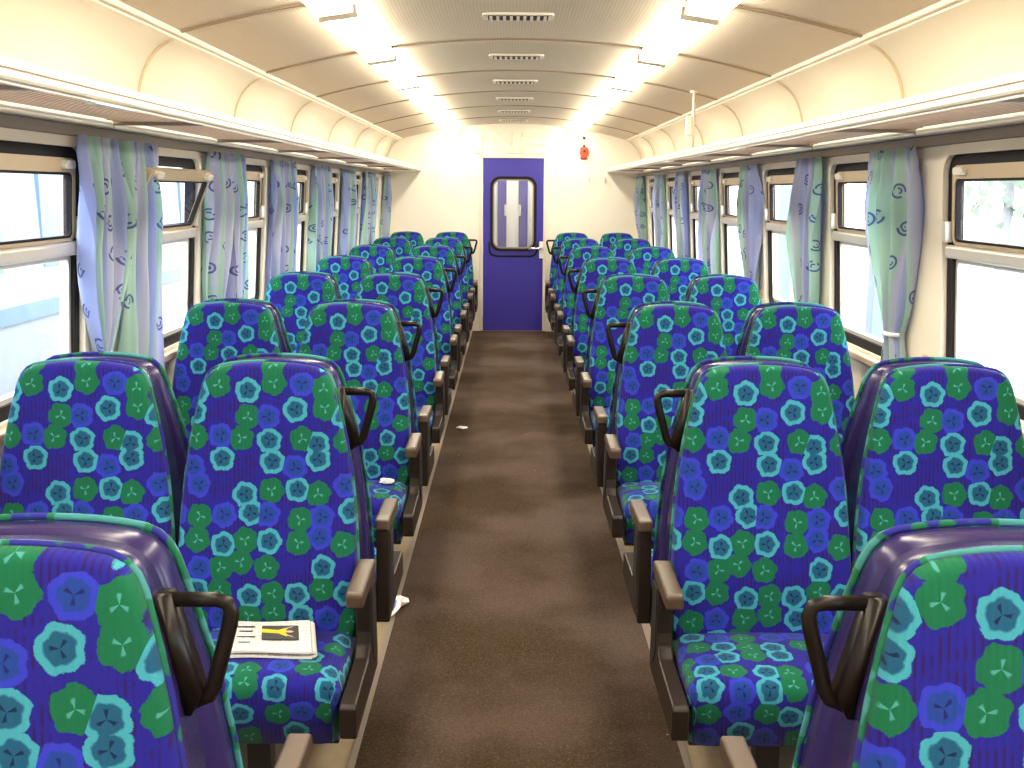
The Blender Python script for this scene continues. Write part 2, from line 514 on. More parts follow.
# end wall with doorway
DW0, DW1, DH = -0.352, 0.340, 1.952
def arch_poly():
    pts = []
    for i in range(25):
        x = -1.25 + 2.5 * i / 24
        pts.append((x, ceil_z(x) + 0.03))
    return pts
top = arch_poly()
ew = MB()
left = [(-1.52, 0), (DW0, 0), (DW0, DH), (-0.352, 2.36), (-1.3, 2.25), (-1.52, 2.2)]
def e0(x, z): return (x, YE, z)
def e1(x, z): return (x, YE + 0.06, z)
ew.prism([(-1.52, 0), (DW0, 0), (DW0, 2.4), (-1.52, 2.4)], e0, e1)
ew.prism([(DW1, 0), (1.52, 0), (1.52, 2.4), (DW1, 2.4)], e0, e1)
ew.prism([(DW0, DH), (DW1, DH), (DW1, 2.4), (DW0, 2.4)], e0, e1)
wall_end = ew.build('wall_end', M['cream'])
tag(wall_end, 'cream end wall around the blue door', 'wall', kind='structure')
for (x0, x1, z0, z1) in ((DW0 - 0.03, DW0, 0, DH + 0.03), (DW1, DW1 + 0.03, 0, DH + 0.03), (DW0, DW1, DH, DH + 0.03)):
    MB().box(x0, x1, YE - 0.014, YE, z0, z1).build('door_trim', M['cream_trim'], wall_end, bevel=0.004)
# raised letters above the door, same colour as the wall
def strokes(name, polys):
    b = MB()
    for p in polys:
        b.prism(p, lambda x, z: (x, YE - 0.018, z), lambda x, z: (x, YE, z))
    return b.build(name, M['cream'], wall_end, bevel=0.003)
zt, zb, th = 2.235, 2.005, 0.055
strokes('raised_letter', [[(-0.47, zb), (-0.36, zb), (-0.36, zb + 0.06), (-0.36, zt - 0.05), (-0.30, zt - 0.05), (-0.10, zb), (0.06, zb), (0.06, zt), (-0.02, zt), (-0.02, zb + 0.07), (-0.20, zt), (-0.42, zt), (-0.42, zb + 0.06), (-0.47, zb + 0.06)]])
strokes('raised_letter', [[(0.09, zb), (0.34, zb), (0.42, zb + 0.05), (0.42, zb + 0.09), (0.39, zb + 0.115), (0.42, zb + 0.14), (0.42, zt - 0.05), (0.36, zt), (0.09, zt), (0.09, zt - 0.05), (0.32, zt - 0.05), (0.36, zt - 0.075), (0.33, zb + 0.135), (0.17, zb + 0.135), (0.17, zb + 0.095), (0.33, zb + 0.095), (0.36, zb + 0.07), (0.32, zb + 0.05), (0.09, zb + 0.05)]])
for x in (-0.86, -0.49, 0.485, 0.84, 1.02, 1.37):
    h = MB().box(x - 0.012, x + 0.012, YE - 0.006, YE, 1.69, 1.75)
    h.tube([(x, YE - 0.005, 1.735), (x, YE - 0.04, 1.73), (x, YE - 0.045, 1.745)], 0.005, 6)
    h.tube([(x, YE - 0.005, 1.705), (x, YE - 0.03, 1.698), (x, YE - 0.036, 1.71)], 0.005, 6)
    h.build('coat_hook', M['alu'], wall_end)
wb = MB().box(-1.53, 1.53, Y0 - 0.06, Y0, 0, 2.4).build('wall_back', M['cream'])
tag(wb, 'cream partition wall closing the near end of the coach', 'wall', kind='structure')

# door
dr = empty('door_1', (0, YE, 0))
tag(dr, 'blue end door with a rounded window and lever handle', 'door', kind='structure')
dl = MB()
dcy, dcz, dhx, dhz = -0.004, 1.335, 0.235, 0.39
outer = [(DW0 + 0.006, 0.012), (DW1 - 0.006, 0.012), (DW1 - 0.006, DH - 0.001), (DW0 + 0.006, DH - 0.001)]
hole = rrect(dcy, dcz, dhx, dhz, 0.09, 6)
n = len(hole); rim = []
for (x, z) in hole:
    tx, tz = (x - dcy) / dhx, (z - dcz) / dhz
    if abs(tx) >= abs(tz):
        xx = outer[1][0] if tx > 0 else outer[0][0]
        zz = dcz + (tz / abs(tx)) * ((outer[2][1] - dcz) if tz > 0 else (dcz - outer[0][1]))
    else:
        zz = outer[2][1] if tz > 0 else outer[0][1]
        xx = dcy + (tx / abs(tz)) * ((outer[1][0] - dcy) if tx > 0 else (dcy - outer[0][0]))
    rim.append((xx, zz))
# exact corners
def snap(pts):
    out = list(pts)
    for c in outer:
        k = min(range(len(out)), key=lambda i: (out[i][0] - c[0]) ** 2 + (out[i][1] - c[1]) ** 2)
        out[k] = c
    return out
ring_prism(dl, snap(rim), hole, lambda x, z: (x, 0.004, z), lambda x, z: (x, 0.045, z))
dl.build('door_leaf', M['door'], dr)
fr = MB()
ring_prism(fr, rrect(dcy, dcz, dhx + 0.026, dhz + 0.026, 0.11, 6), rrect(dcy, dcz, dhx - 0.004, dhz - 0.004, 0.088, 6), lambda x, z: (x, -0.008, z), lambda x, z: (x, 0.006, z))
fr.build('window_gasket', M['rubber'], dr)
fr = MB()
ring_prism(fr, rrect(dcy, dcz, dhx - 0.004, dhz - 0.004, 0.088, 6), rrect(dcy, dcz, dhx - 0.02, dhz - 0.02, 0.075, 6), lambda x, z: (x, -0.004, z), lambda x, z: (x, 0.02, z))
fr.build('inner_frame', M['greybrown'], dr)
MB().prism(rrect(dcy, dcz, dhx - 0.015, dhz - 0.015, 0.078, 6), lambda x, z: (x, 0.018, z), lambda x, z: (x, 0.024, z)).build('pane', M['door_glass'], dr)
# lower lip of the drop window
lip = [(-0.275, 1.02), (-0.272, 0.93), (-0.25, 0.885), (-0.20, 0.866), (0.20, 0.866), (0.245, 0.885), (0.268, 0.93), (0.275, 1.02)]
MB().tube([(x, 0.0, z) for x, z in lip], 0.012, 6).build('window_lip', M['rubber'], dr, smooth=True)
hd = MB().box(0.292, 0.336, -0.012, 0.004, 0.84, 1.03)
hd.build('handle_plate', M['white'], dr, bevel=0.004)
lv = MB().tube([(0.315, -0.01, 0.955), (0.315, -0.05, 0.955), (0.29, -0.058, 0.955), (0.17, -0.058, 0.95)], 0.014, 8)
lv.build('lever', M['chrome'], dr, smooth=True)
for z in (0.95, 1.62):
    MB().box(DW0 - 0.016, DW0 + 0.008, -0.022, 0.0, z - 0.06, z + 0.06).build('hinge', M['alu'], dr, bevel=0.004)
MB().box(DW0 - 0.03, DW1 + 0.03, -0.03, 0.05, 0.0, 0.012).build('threshold', M['brown'], dr)

# vestibule seen through the door window
vb = MB()
vb.box(-1.5, 1.5, YE + 1.55, YE + 1.60, 0, 2.4)
vb.box(-1.5, 1.5, YE + 0.06, YE + 1.6, 2.30, 2.36)
vb.box(-1.5, -1.45, YE + 0.06, YE + 1.6, 0, 2.4)
vb.box(1.45, 1.5, YE + 0.06, YE + 1.6, 0, 2.4)
ve = vb.build('wall_vestibule', M['white'])
tag(ve, 'pale vestibule walls behind the window of the blue door', 'wall', kind='structure')
for s in (-1, 1):
    d2 = empty('door_%d' % (2 if s < 0 else 3), (-0.01, YE + 1.55, 0))
    tag(d2, 'narrow blue vestibule door %s of the pale strip, seen through the end door window' % ('left' if s < 0 else 'right'), 'door', kind='structure')
    MB().box(s * 0.078, s * 0.19, -0.04, 0.0, 0.01, 2.0).build('door_leaf', M['door'], d2)
    MB().box(s * 0.078, s * 0.105, -0.065, -0.04, 1.28, 1.42).build('handle', M['alu'], d2, bevel=0.004)
vl = empty('vestibule_fill_light', (0, YE + 0.8, 2.30))  # unseen lamp, added to brighten the vestibule
tag(vl, 'unseen lamp added to brighten the vestibule behind the end wall', 'lamp')
MB().box(-0.45, 0.45, -0.15, 0.15, -0.05, 0.0).build('diffuser', M['lamp'], vl)

# ------------------------------------------------------------------ ceiling
RIBS = [YE - 0.01 if False else 4.0 + 1.36 * k for k in range(-4, 6)]
bays = [(Y0, RIBS[0])] + list(zip(RIBS[:-1], RIBS[1:])) + [(RIBS[-1], YE)]
bays = [(a, b) for a, b in bays if b - a > 0.1]
XM = 1.258
SAG = 0.018                    # the boards belly down between the ribs
cv = MB()
prof = [(-1.54, 1.9), (-1.53, 2.18)] + [(-1.3 + 2.6 * i / 16, ceil_z(-1.3 + 2.6 * i / 16) + 0.035) for i in range(17)] + [(1.53, 2.18), (1.54, 1.9)]
k = len(prof)
cv.add([(x, Y0, z) for x, z in prof] + [(x, YE + 0.02, z) for x, z in prof] + [(x * 1.0, Y0, z + 0.05) for x, z in prof] + [(x, YE + 0.02, z + 0.05) for x, z in prof],
       [(i, i + 1, k + i + 1, k + i) for i in range(k - 1)] + [(2 * k + i, 3 * k + i, 3 * k + i + 1, 2 * k + i + 1) for i in range(k - 1)])
ceiling = cv.build('ceiling', M['joint'])
tag(ceiling, 'arched tan ribbed ceiling with cream coves', 'ceiling', kind='structure')
NB = 28
def bez(t):
    P_ = [(XM + 0.012, 2.135), (1.375, 2.095), (1.418, 1.99), (1.420, 1.838)]
    m = 1 - t
    return tuple(m ** 3 * P_[0][i] + 3 * m * m * t * P_[1][i] + 3 * m * t * t * P_[2][i] + t ** 3 * P_[3][i] for i in (0, 1))
for (a, b) in bays:
    g = 0.004
    mb = MB(); xs = [-XM + 2 * XM * i / NB for i in range(NB + 1)]
    rows = [a + g, a + 0.25 * (b - a), (a + b) / 2, b - 0.25 * (b - a), b - g]
    rows = [a + g + (b - a - 2 * g) * i / 12 for i in range(13)]
    vs = [(x, y, ceil_z(x) + dz - SAG * (1 - (x / XM) ** 4) * (1 - ((y - (a + b) / 2) / ((b - a) / 2)) ** 2)) for dz in (0.0, 0.012) for y in rows for x in xs]
    m = NB + 1; r_ = len(rows); o = m * r_; fs = []
    for j in range(r_ - 1):
        for i in range(NB):
            q = j * m + i
            fs += [(q, q + 1, q + m + 1, q + m), (o + q, o + q + m, o + q + m + 1, o + q + 1)]
    for i in range(NB):
        fs += [(i, o + i, o + i + 1, i + 1), ((r_ - 1) * m + i, (r_ - 1) * m + i + 1, o + (r_ - 1) * m + i + 1, o + (r_ - 1) * m + i)]
    mb.add(vs, fs)
    mb.build('ceiling_panel', M['ceiling'], ceiling, smooth=True)
    for s in (-1, 1):
        mb = MB(); N = 14
        sec = [bez(i / N) for i in range(N + 1)]
        vs = [(s * (x + d), y, z + d * 0.5) for d in (0.0, 0.012) for y in (a + g, b - g) for x, z in sec]
        m = N + 1
        fs = [(i, i + 1, m + i + 1, m + i) for i in range(N)] + [(2 * m + i, 3 * m + i, 3 * m + i + 1, 2 * m + i + 1) for i in range(N)]
        fs += [(i, 2 * m + i, 2 * m + i + 1, i + 1) for i in range(N)] + [(m + i, m + i + 1, 3 * m + i + 1, 3 * m + i) for i in range(N)]
        mb.add(vs, fs)
        mb.build('cove_panel', M['cove'], ceiling, smooth=True)
for y in RIBS:                      # cover strips over the panel joints
    if y < Y0 + 0.1: continue
    mb = MB(); vs = []
    xs = [-XM + 2 * XM * i / NB for i in range(NB + 1)]
    for (dy, dz) in ((-0.014, 0.002), (-0.010, -0.007), (0.010, -0.007), (0.014, 0.002)):
        vs += [(x, y + dy, ceil_z(x) + dz) for x in xs]
    m = NB + 1
    mb.add(vs, [(j * m + i, j * m + i + 1, (j + 1) * m + i + 1, (j + 1) * m + i) for j in range(3) for i in range(NB)])
    mb.build('rib', M['rib'], ceiling, smooth=False)
    for s in (-1, 1):
        b2 = MB(); N = 14
        sec = [bez(i / N) for i in range(N + 1)]
        b2.tube([(s * (x + 0.004), y, z + 0.002) for x, z in sec], 0.012, 8)
        b2.build('cove_joint', M['tan'], ceiling, smooth=True)
for i, s in enumerate((-1, 1)):
    mb = MB()
    for (x, z, rx) in ((XM - 0.010, ceil_z(XM) - 0.002, 0.008), (XM + 0.016, ceil_z(XM) - 0.014, 0.008)):
        mb.tube([(s * x, Y0, z), (s * x, YE, z)], rx, 8)
    mb.box(s * (XM - 0.012), s * (XM + 0.02), Y0, YE, ceil_z(XM) - 0.011, ceil_z(XM) + 0.01)
    t = mb.build('trim_%d' % (i + 1), M['cream_trim'])
    tag(t, 'cream twin bead moulding along the %s edge of the ceiling' % ('left' if s < 0 else 'right'), 'trim', kind='structure')

# ceiling vents
vent0 = None
VY = [4.0 + 1.36 * k + 0.69 for k in range(0, 6)]
VY[-1] = 11.42
VY = [v * 0.972 for v in VY]
for k, y in enumerate(VY):
    z = ceil_z(0.10) - SAG - 0.002
    if vent0 is None:
        v = empty('ceiling_vent', (-0.01, y, z))
        f_ = MB()
        ring_prism(f_, rrect(0, 0, 0.148, 0.074, 0.024, 3), rrect(0, 0, 0.122, 0.052, 0.012, 3), lambda x, yy: (x, yy, -0.006), lambda x, yy: (x, yy, 0.004))
        f_.build('vent_frame', M['cream_trim'], v, bevel=0.002)
        MB().box(-0.125, 0.125, -0.054, 0.054, -0.0088, 0.003).build('vent_back', M['dark'], v)
        for j in range(9):
            x = -0.112 + 0.224 * j / 8
            MB().box(x - 0.0062, x + 0.0062, -0.053, 0.053, -0.0125, -0.0085).build('slat', M['cream_trim'], v)
        vent0 = v
    else:
        v = copy_tree(vent0); v.location = (-0.01, y, z)
    tag(v, '%s slotted ceiling vent counted from the camera' % ORD[k], 'vent', 'slotted vents along the ceiling')

# ceiling lights
LX, LW = 0.672, 0.068
light0 = None
vis = [i for i, (a, b) in enumerate(bays) if b > 3.5]
for s in (-1, 1):
    for i, (a, b) in enumerate(bays):
        if b - a < 0.5: continue
        L = b - a - 0.08
        zc = ceil_z(LX) - SAG + 0.002
        o = empty('ceiling_light', (s * LX - 0.01, (a + b) / 2, zc))
        tilt = s * math.atan(2 * LX / 9.2)
        o.rotation_euler = (0, tilt, 0)
        MB().box(-LW + 0.006, LW - 0.006, -L / 2, L / 2, -0.012, 0.022).build('housing', M['cream_trim'], o, bevel=0.004)
        poly = [(-LW, -0.008), (-LW, -0.036), (-LW + 0.016, -0.050), (LW - 0.016, -0.050), (LW, -0.036), (LW, -0.008)]
        MB().prism(poly, lambda x, z: (x, -L / 2 + 0.02, z), lambda x, z: (x, L / 2 - 0.02, z)).build('diffuser', M['lamp'], o)
        for e in (-1, 1):
            MB().box(-LW - 0.004, LW + 0.004, e * (L / 2 - 0.018), e * (L / 2 - 0.006), -0.054, -0.006).build('end_cap', M['cream_trim'], o, bevel=0.004)
        side = 'left' if s < 0 else 'right'
        if i in vis:
            lab = 'glowing strip light on the %s of the ceiling, %s in view from the camera' % (side, ORD[vis.index(i)])
        else:
            lab = 'strip light on the %s of the ceiling behind the viewpoint, bay %s' % (side, ORD[i])
        tag(o, lab, 'ceiling light', 'strip lights along the ceiling')

# ------------------------------------------------------------------ luggage racks
RX, RZ = 1.040, 1.812
for s, nm in ((-1, 'left'), (1, 'right')):
    rk = empty('luggage_rack', (0, 0, RZ))
    tag(rk, 'long luggage rack with slatted underside above the %s windows' % nm, 'luggage rack', 'luggage racks')
    ys_ = [Y0] + [FAR[s] + 0.19 + PITCHW[s] * k for k in range(-3, 7)] + [YE]
    ys_ = [y for y in ys_ if Y0 <= y <= YE]
    for a, b in zip(ys_[:-1], ys_[1:]):
        sl = MB()
        for q in range(13):
            x = RX + 0.030 + q * 0.0212
            sl.box(s * x, s * (x + 0.0132), a + 0.012, b - 0.012, 0.001, 0.006)
        sl.build('shelf_slats', M['rack'], rk)['kind'] = 'stuff'
        MB().box(s * 1.368, s * 1.404, a + 0.006, b - 0.006, -0.022, 0.004).build('cover_strip', M['cream_trim'], rk, bevel=0.004)
        hb = MB()
        hb.tube([(s * 1.366, a + 0.02, -0.004), (s * 1.366, b - 0.02, -0.004)], 0.005, 6)
        hb.build('wire_bead', M['alu'], rk)
    for y in ys_[1:-1]:
        MB().box(s * (RX + 0.01), s * 1.39, y - 0.012, y + 0.012, -0.010, 0.012).build('cross_bar', M['greybrown'], rk, bevel=0.003)
    pf = [(RX - 0.006, -0.006), (RX - 0.010, 0.000), (RX - 0.010, 0.012), (RX - 0.004, 0.015), (RX - 0.010, 0.018), (RX - 0.010, 0.032), (RX, 0.038), (RX + 0.022, 0.036), (RX + 0.024, -0.004)]
    MB().prism(pf, lambda x, z: (s * x, Y0, z), lambda x, z: (s * x, YE - 0.001, z)).build('front_rail', M['cream_trim'], rk)
    MB().box(s * (RX - 0.0085), s * (RX + 0.0), Y0, YE - 0.001, 0.0125, 0.0175).build('rail_groove', M['brown'], rk)
    MB().box(s * (RX + 0.006), s * (RX + 0.02), Y0, YE - 0.001, -0.012, -0.005).build('under_lip', M['alu'], rk)
    MB().box(s * 1.392, s * 1.425, Y0, YE - 0.001, -0.060, -0.022).build('curtain_track', M['greybrown'], rk, bevel=0.004)
    # small number plates clipped to the rail
    for y in ((2.74, 5.6, 8.2) if s < 0 else (5.2, 7.4)):
        MB().box(s * (RX - 0.004), s * (RX + 0.03), y - 0.13, y + 0.13, -0.016, -0.0125).build('number_plate', M['white'], rk)

# luggage-rack pole on the right
pl = empty('support_pole', (1.08, 6.62, RZ + 0.036))
tag(pl, 'thin cream support pole between right rack and ceiling', 'pole')
zt_ = ceil_z(1.08) - RZ - 0.036
MB().tube([(0, 0, 0), (0, 0, zt_)], 0.010, 10).build('tube', M['cream_trim'], pl, smooth=True)
MB().box(-0.045, -0.008, -0.018, 0.018, 0.085, 0.205).build('sleeve', M['cream_trim'], pl, bevel=0.008)
MB().tube([(0, 0, zt_ - 0.012), (0, 0, zt_)], 0.024, 12).build('flange', M['cream_trim'], pl)

# ------------------------------------------------------------------ windows
wn = 0
for s, nm in ((-1, 'left'), (1, 'right')):
    spans = [w for w in window_spans(s) if w[0] > Y0 + 0.1]
    first_vis = [i for i, w in enumerate(spans) if w[1] > 2.9][0]
    for i, (a, b) in enumerate(spans):
        wn += 1
        yc = (a + b) / 2; hw = (b - a) / 2
        w = empty('window_%d' % wn, (0, yc, 0))
        def Q(y, z, d, s=s): return (s * (Xw(z) + d), y, z)
        zc, hz = (WZ0 + WZ1) / 2, (WZ1 - WZ0) / 2
        g = MB()     # cream surround on the wall
        ring_prism(g, rrect(0, zc, hw + 0.030, hz + 0.030, 0.095, 5), rrect(0, zc, hw - 0.002, hz - 0.002, 0.068, 5), lambda y, z: Q(y, z, -0.010), lambda y, z: Q(y, z, 0.006))
        g.build('surround', M['cream_wall'], w)
        g = MB()     # rubber gasket
        ring_prism(g, rrect(0, zc, hw, hz, 0.07, 5), rrect(0, zc, hw - 0.040, hz - 0.040, 0.045, 5), lambda y, z: Q(y, z, 0.010), lambda y, z: Q(y, z, 0.045))
        g.build('gasket', M['rubber'], w)
        zm = 1.405
        gw = hw - 0.040
        # lower pane and its thin frame
        lo0, lo1 = WZ0 + 0.040, zm - 0.02
        g = MB()
        ring_prism(g, rrect(0, (lo0 + lo1) / 2, gw, (lo1 - lo0) / 2, 0.02, 3), rrect(0, (lo0 + lo1) / 2, gw - 0.016, (lo1 - lo0) / 2 - 0.016, 0.015, 3), lambda y, z: Q(y, z, 0.022), lambda y, z: Q(y, z, 0.050))
        g.build('lower_frame', M['alu'], w)
        MB().prism(rrect(0, (lo0 + lo1) / 2, gw - 0.010, (lo1 - lo0) / 2 - 0.010, 0.015, 3), lambda y, z: Q(y, z, 0.034), lambda y, z: Q(y, z, 0.039)).build('lower_pane', M['glass'], w)
        # middle rail
        MB().prism([(-gw - 0.03, zm - 0.022), (gw + 0.03, zm - 0.022), (gw + 0.03, zm + 0.022), (-gw - 0.03, zm + 0.022)], lambda y, z: Q(y, z, -0.006), lambda y, z: Q(y, z, 0.045)).build('middle_rail', M['alu'], w, bevel=0.010, seg=3)
        # hinged upper light
        hp = empty('hopper', (s * (Xw(zm + 0.03) + 0.012), 0, zm + 0.024)); hp.parent = w
        hz1 = WZ1 - 0.036 - (zm + 0.024)
        lean = 0.066
        opened = (s < 0 and i == first_vis + 1)
        hp.rotation_euler = (0, 0, 0)
        def H(y, z, d, s=s): return (s * (d - lean * z), y, z)
        hc, hh = hz1 / 2, hz1 / 2
        hi, hj = (0.010 + hz1 - 0.044) / 2, (hz1 - 0.054) / 2
        hm = MB()
        ring_prism(hm, rrect(0, hc, gw, hh, 0.035, 4), rrect(0, hi, gw - 0.020, hj, 0.022, 4), lambda y, z: H(y, z, -0.006), lambda y, z: H(y, z, 0.020))
        hm.build('hopper_frame', M['beige'], hp)
        hm = MB()
        ring_prism(hm, rrect(0, hi, gw - 0.019, hj + 0.001, 0.022, 4), rrect(0, hi, gw - 0.028, hj - 0.008, 0.018, 4), lambda y, z: H(y, z, -0.003), lambda y, z: H(y, z, 0.016))
        hm.build('hopper_gasket', M['rubber'], hp)
        MB().prism(rrect(0, hi, gw - 0.024, hj - 0.004, 0.018, 4), lambda y, z: H(y, z, 0.004), lambda y, z: H(y, z, 0.009)).build('upper_pane', M['glass'], hp)
        for e in (-1, 1):
            MB().prism(rrect(e * (gw - 0.075), hz1 - 0.020, 0.036, 0.013, 0.010, 3), lambda y, z: H(y, z, -0.024), lambda y, z: H(y, z, -0.004)).build('catch', M['cream_trim'], hp, bevel=0.004)
        if opened:
            hp.rotation_euler = (0, math.radians(19), 0)
        # stay arm at the far edge of the gasket
        MB().prism([(gw + 0.004, zm + 0.03), (gw + 0.034, zm + 0.03), (gw + 0.034, zm + 0.10), (gw + 0.004, zm + 0.10)], lambda y, z: Q(y, z, -0.014), lambda y, z: Q(y, z, 0.012)).build('stay', M['alu'], w, bevel=0.004)
        if i >= first_vis:
            lab = '%s window from the camera on the %s wall' % (ORD[i - first_vis], nm) + (' with its upper light tilted open' if opened else '')
        else:
            lab = 'window of the %s wall behind the viewpoint, %s of those' % (nm, ORD[i])
        tag(w, lab, 'window', kind='structure')

# ------------------------------------------------------------------ curtains
def curtain_mesh(width, waist, z_top, z_bot, z_tie, pleats, seed, swing=0.0):
    """cloth in local y (along the wall), x (off the wall, +x = into the room), z; gathered at z_tie to `waist` of its width"""
    rnd = random.Random(seed)
    nu, nv = 56, 30
    p1, p2 = rnd.uniform(0, 6), rnd.uniform(0, 6)
    vs, uvs = [], []
    for j in range(nv + 1):
        t = j / nv
        z = z_top + (z_bot - z_top) * t
        if z_tie is not None:
            if z >= z_tie:
                q = (z_top - z) / (z_top - z_tie)
                w = width * (0.90 + 0.22 * math.sin(math.pi * min(1, q * 0.95)) * (1 - q)) * (1 - q ** 3.2) + waist * width * q ** 3.2
            else:
                q = (z_tie - z) / max(0.001, z_tie - z_bot)
                w = waist * width * (1 + 1.3 * q)
        else:
            w = width * (0.92 + 0.10 * math.sin(2.2 * t + p1))
        amp = 0.012 + 0.022 * min(1, t * 4)
        if z_tie is not None: amp *= 0.5 + 0.5 * (w / width)
        cy = swing * math.sin(math.pi * t * 0.8)
        for i in range(nu + 1):
            u = i / nu
            ph = 2 * math.pi * pleats * (u + 0.03 * math.sin(5 * t + p2))
            x = amp * (math.sin(ph + p1) + 0.35 * math.sin(2.3 * ph + p2 + 2 * t))
            if j < 3: x += 0.006 * math.sin(4 * ph)
            y = (u - 0.5) * w + cy + 0.012 * math.sin(3 * t * math.pi + 6 * u + p2)
            vs.append((x + 0.026 + 0.02 * t * (1 - t), y, z)); uvs.append((u * width * 1.7 + seed * 0.37, z))
    m = nu + 1; k = len(vs)
    back = [(x - 0.003, y, z) for x, y, z in vs]
    fs = [(j * m + i, j * m + i + 1, (j + 1) * m + i + 1, (j + 1) * m + i) for j in range(nv) for i in range(nu)]
    fs += [(k + a, k + d, k + c, k + b) for a, b, c, d in fs[:]]
    for j in range(nv):
        fs += [(j * m, (j + 1) * m, k + (j + 1) * m, k + j * m), (j * m + nu, k + j * m + nu, k + (j + 1) * m + nu, (j + 1) * m + nu)]
    for i in range(nu):
        fs += [(i, k + i, k + i + 1, i + 1), (nv * m + i, nv * m + i + 1, k + nv * m + i + 1, k + nv * m + i)]
    mb = MB(); mb.add(vs + back, fs, uvs + uvs)
    return mb
def curtain(s, yc, width, label, seed, z_bot=0.90, z_tie=None, waist=0.2, pleats=4, swing=0.0, grp=''):
    o = empty('curtain', (s * 1.388, yc, 0), 0 if s < 0 else math.pi)
    tag(o, label, 'curtain', grp)
    mb = curtain_mesh(width, waist, 1.756, z_bot, z_tie, pleats, seed, swing)
    # follow the lean of the wall
    mb.v = [(x - 0.066 * (1.756 - z), y, z) for x, y, z in mb.v]
    mb.build('cloth', M['curtain'], o, smooth=True)
    if z_tie is not None:
        xx = 0.026 - 0.066 * (1.756 - z_tie)
        cyt = swing * math.sin(math.pi * 0.8 * (1.756 - z_tie) / (1.756 - z_bot))
        rr = width * waist * 0.5 + 0.008
        MB().tube([(xx + 0.030 * math.cos(a), cyt + rr * math.sin(a), z_tie) for a in [2 * math.pi * q / 16 for q in range(16)]], 0.009, 6, closed=True).build('tie_band', M['tissue'], o, smooth=True)
    return o
gl, gr = 'curtains along the left windows', 'curtains along the right windows'
# left: pillar k lies beyond window k
lw = [w for w in window_spans(-1) if w[1] > 2.9]
rw = [w for w in window_spans(1) if w[1] > 2.9]
curtain(-1, 3.49, 0.38, 'nearest left curtain, gathered by a band to a point', 1, 0.92, 1.045, 0.16, 4, 0.0, gl)
curtain(-1, 3.88, 0.40, 'second left curtain, hanging straight beside the gathered one', 2, 0.84, None, 0.2, 4, 0.0, gl)
pn = ['second', 'third', 'fourth', 'fifth', 'sixth', 'last']
for k in range(1, 7):
    y = lw[k][1] + 0.20
    if k < 6:
        curtain(-1, y - 0.03, 0.30, 'narrow curtain at the %s pillar of the left wall, nearer of its two' % pn[k - 1], 10 + k, 0.90, 1.0 if k in (1,) else None, 0.3, 3, 0.03 * (-1) ** k, gl)
        curtain(-1, y + 0.31, 0.27, 'narrow curtain at the %s pillar of the left wall, farther of its two' % pn[k - 1], 20 + k, 0.86, None, 0.2, 3, 0.02, gl)
    else:
        curtain(-1, y + 0.30, 0.34, 'left curtain in the corner against the end wall', 17, 0.88, None, 0.2, 4, 0.0, gl)
curtain(1, 3.94, 0.46, 'nearest right curtain, bulging and tied low with a pale band', 31, 0.90, 1.075, 0.16, 3, 0.02, gr)
for k in range(1, 7):
    y = rw[k][1] + 0.18
    nmk = pn[k - 1]
    if k < 6:
        curtain(1, y + 0.06, 0.44, 'striped curtain at the %s pillar of the right wall' % nmk, 40 + k, 0.88, 0.98 if k in (1, 2) else None, 0.35, 4, 0.02 * (-1) ** k, gr)
    else:
        curtain(1, y + 0.28, 0.40, 'right curtain in the corner against the end wall', 47, 0.88, None, 0.2, 4, 0.0, gr)

# ------------------------------------------------------------------ seats
HALF = [(0.0, 0.40), (0.19, 0.40), (0.228, 0.415), (0.238, 0.46), (0.239, 0.54), (0.2375, 0.62), (0.234, 0.70), (0.228, 0.78), (0.219, 0.86), (0.206, 0.94), (0.191, 1.01),
        (0.181, 1.05), (0.173, 1.082), (0.163, 1.105), (0.149, 1.121), (0.130, 1.131), (0.100, 1.137), (0.065, 1.141), (0.03, 1.143), (0.0, 1.1435)]
OUT = HALF + [(-x, z) for x, z in HALF[-2:0:-1]]
CZ = 0.78
def yref(z): return -0.052 - (1.14 - z) * 0.150
def ringset(levels, grow=0.0):
    """levels: (inset scale, y offset in front of yref) -> verts, faces, uvs; a closed cushion made of rings"""
    vs, fs, uvs = [], [], []
    n = len(OUT)
    for (k, d, ins) in levels:
        for (x, z) in OUT:
            L = math.hypot(x, z - CZ)
            g = 1 - ins / max(L, 0.05)
            xx, zz = x * k * g, CZ + (z - CZ) * k * g
            vs.append((xx, yref(zz) - d, zz)); uvs.append((xx + 1.0, zz))
    for r in range(len(levels) - 1):
        for i in range(n):
            j = (i + 1) % n
            fs.append((r * n + i, r * n + j, (r + 1) * n + j, (r + 1) * n + i))
    return vs, fs, uvs, n
def lumbar(z): return 0.014 * math.exp(-((z - 0.60) / 0.12) ** 2) - 0.004 * math.exp(-((z - 0.85) / 0.12) ** 2)
def back_mesh():
    D = 0.036
    lv = [(1.0, 0.0, 0.012), (1.0, 0.002, 0), (1.0, D * 0.45, 0), (1.0, D * 0.72, 0.002), (1.0, D * 0.90, 0.006), (1.0, D, 0.014), (0.92, D + 0.001, 0.014), (0.72, D + 0.003, 0.01), (0.56, D + 0.004, 0), (0.38, D + 0.004, 0), (0.18, D + 0.004, 0)]
    vs, fs, uvs, n = ringset(lv)
    vs = [(x, y - (lumbar(z) if y < yref(z) - D * 0.5 else 0), z) for x, y, z in vs]
    L = len(lv)
    fs.append(tuple((L - 1) * n + i for i in range(n)))
    fs.append(tuple(range(n - 1, -1, -1)))
    mb = MB(); mb.add(vs, fs, uvs)
    return mb.mesh('backrest', M['floral'], smooth=True)
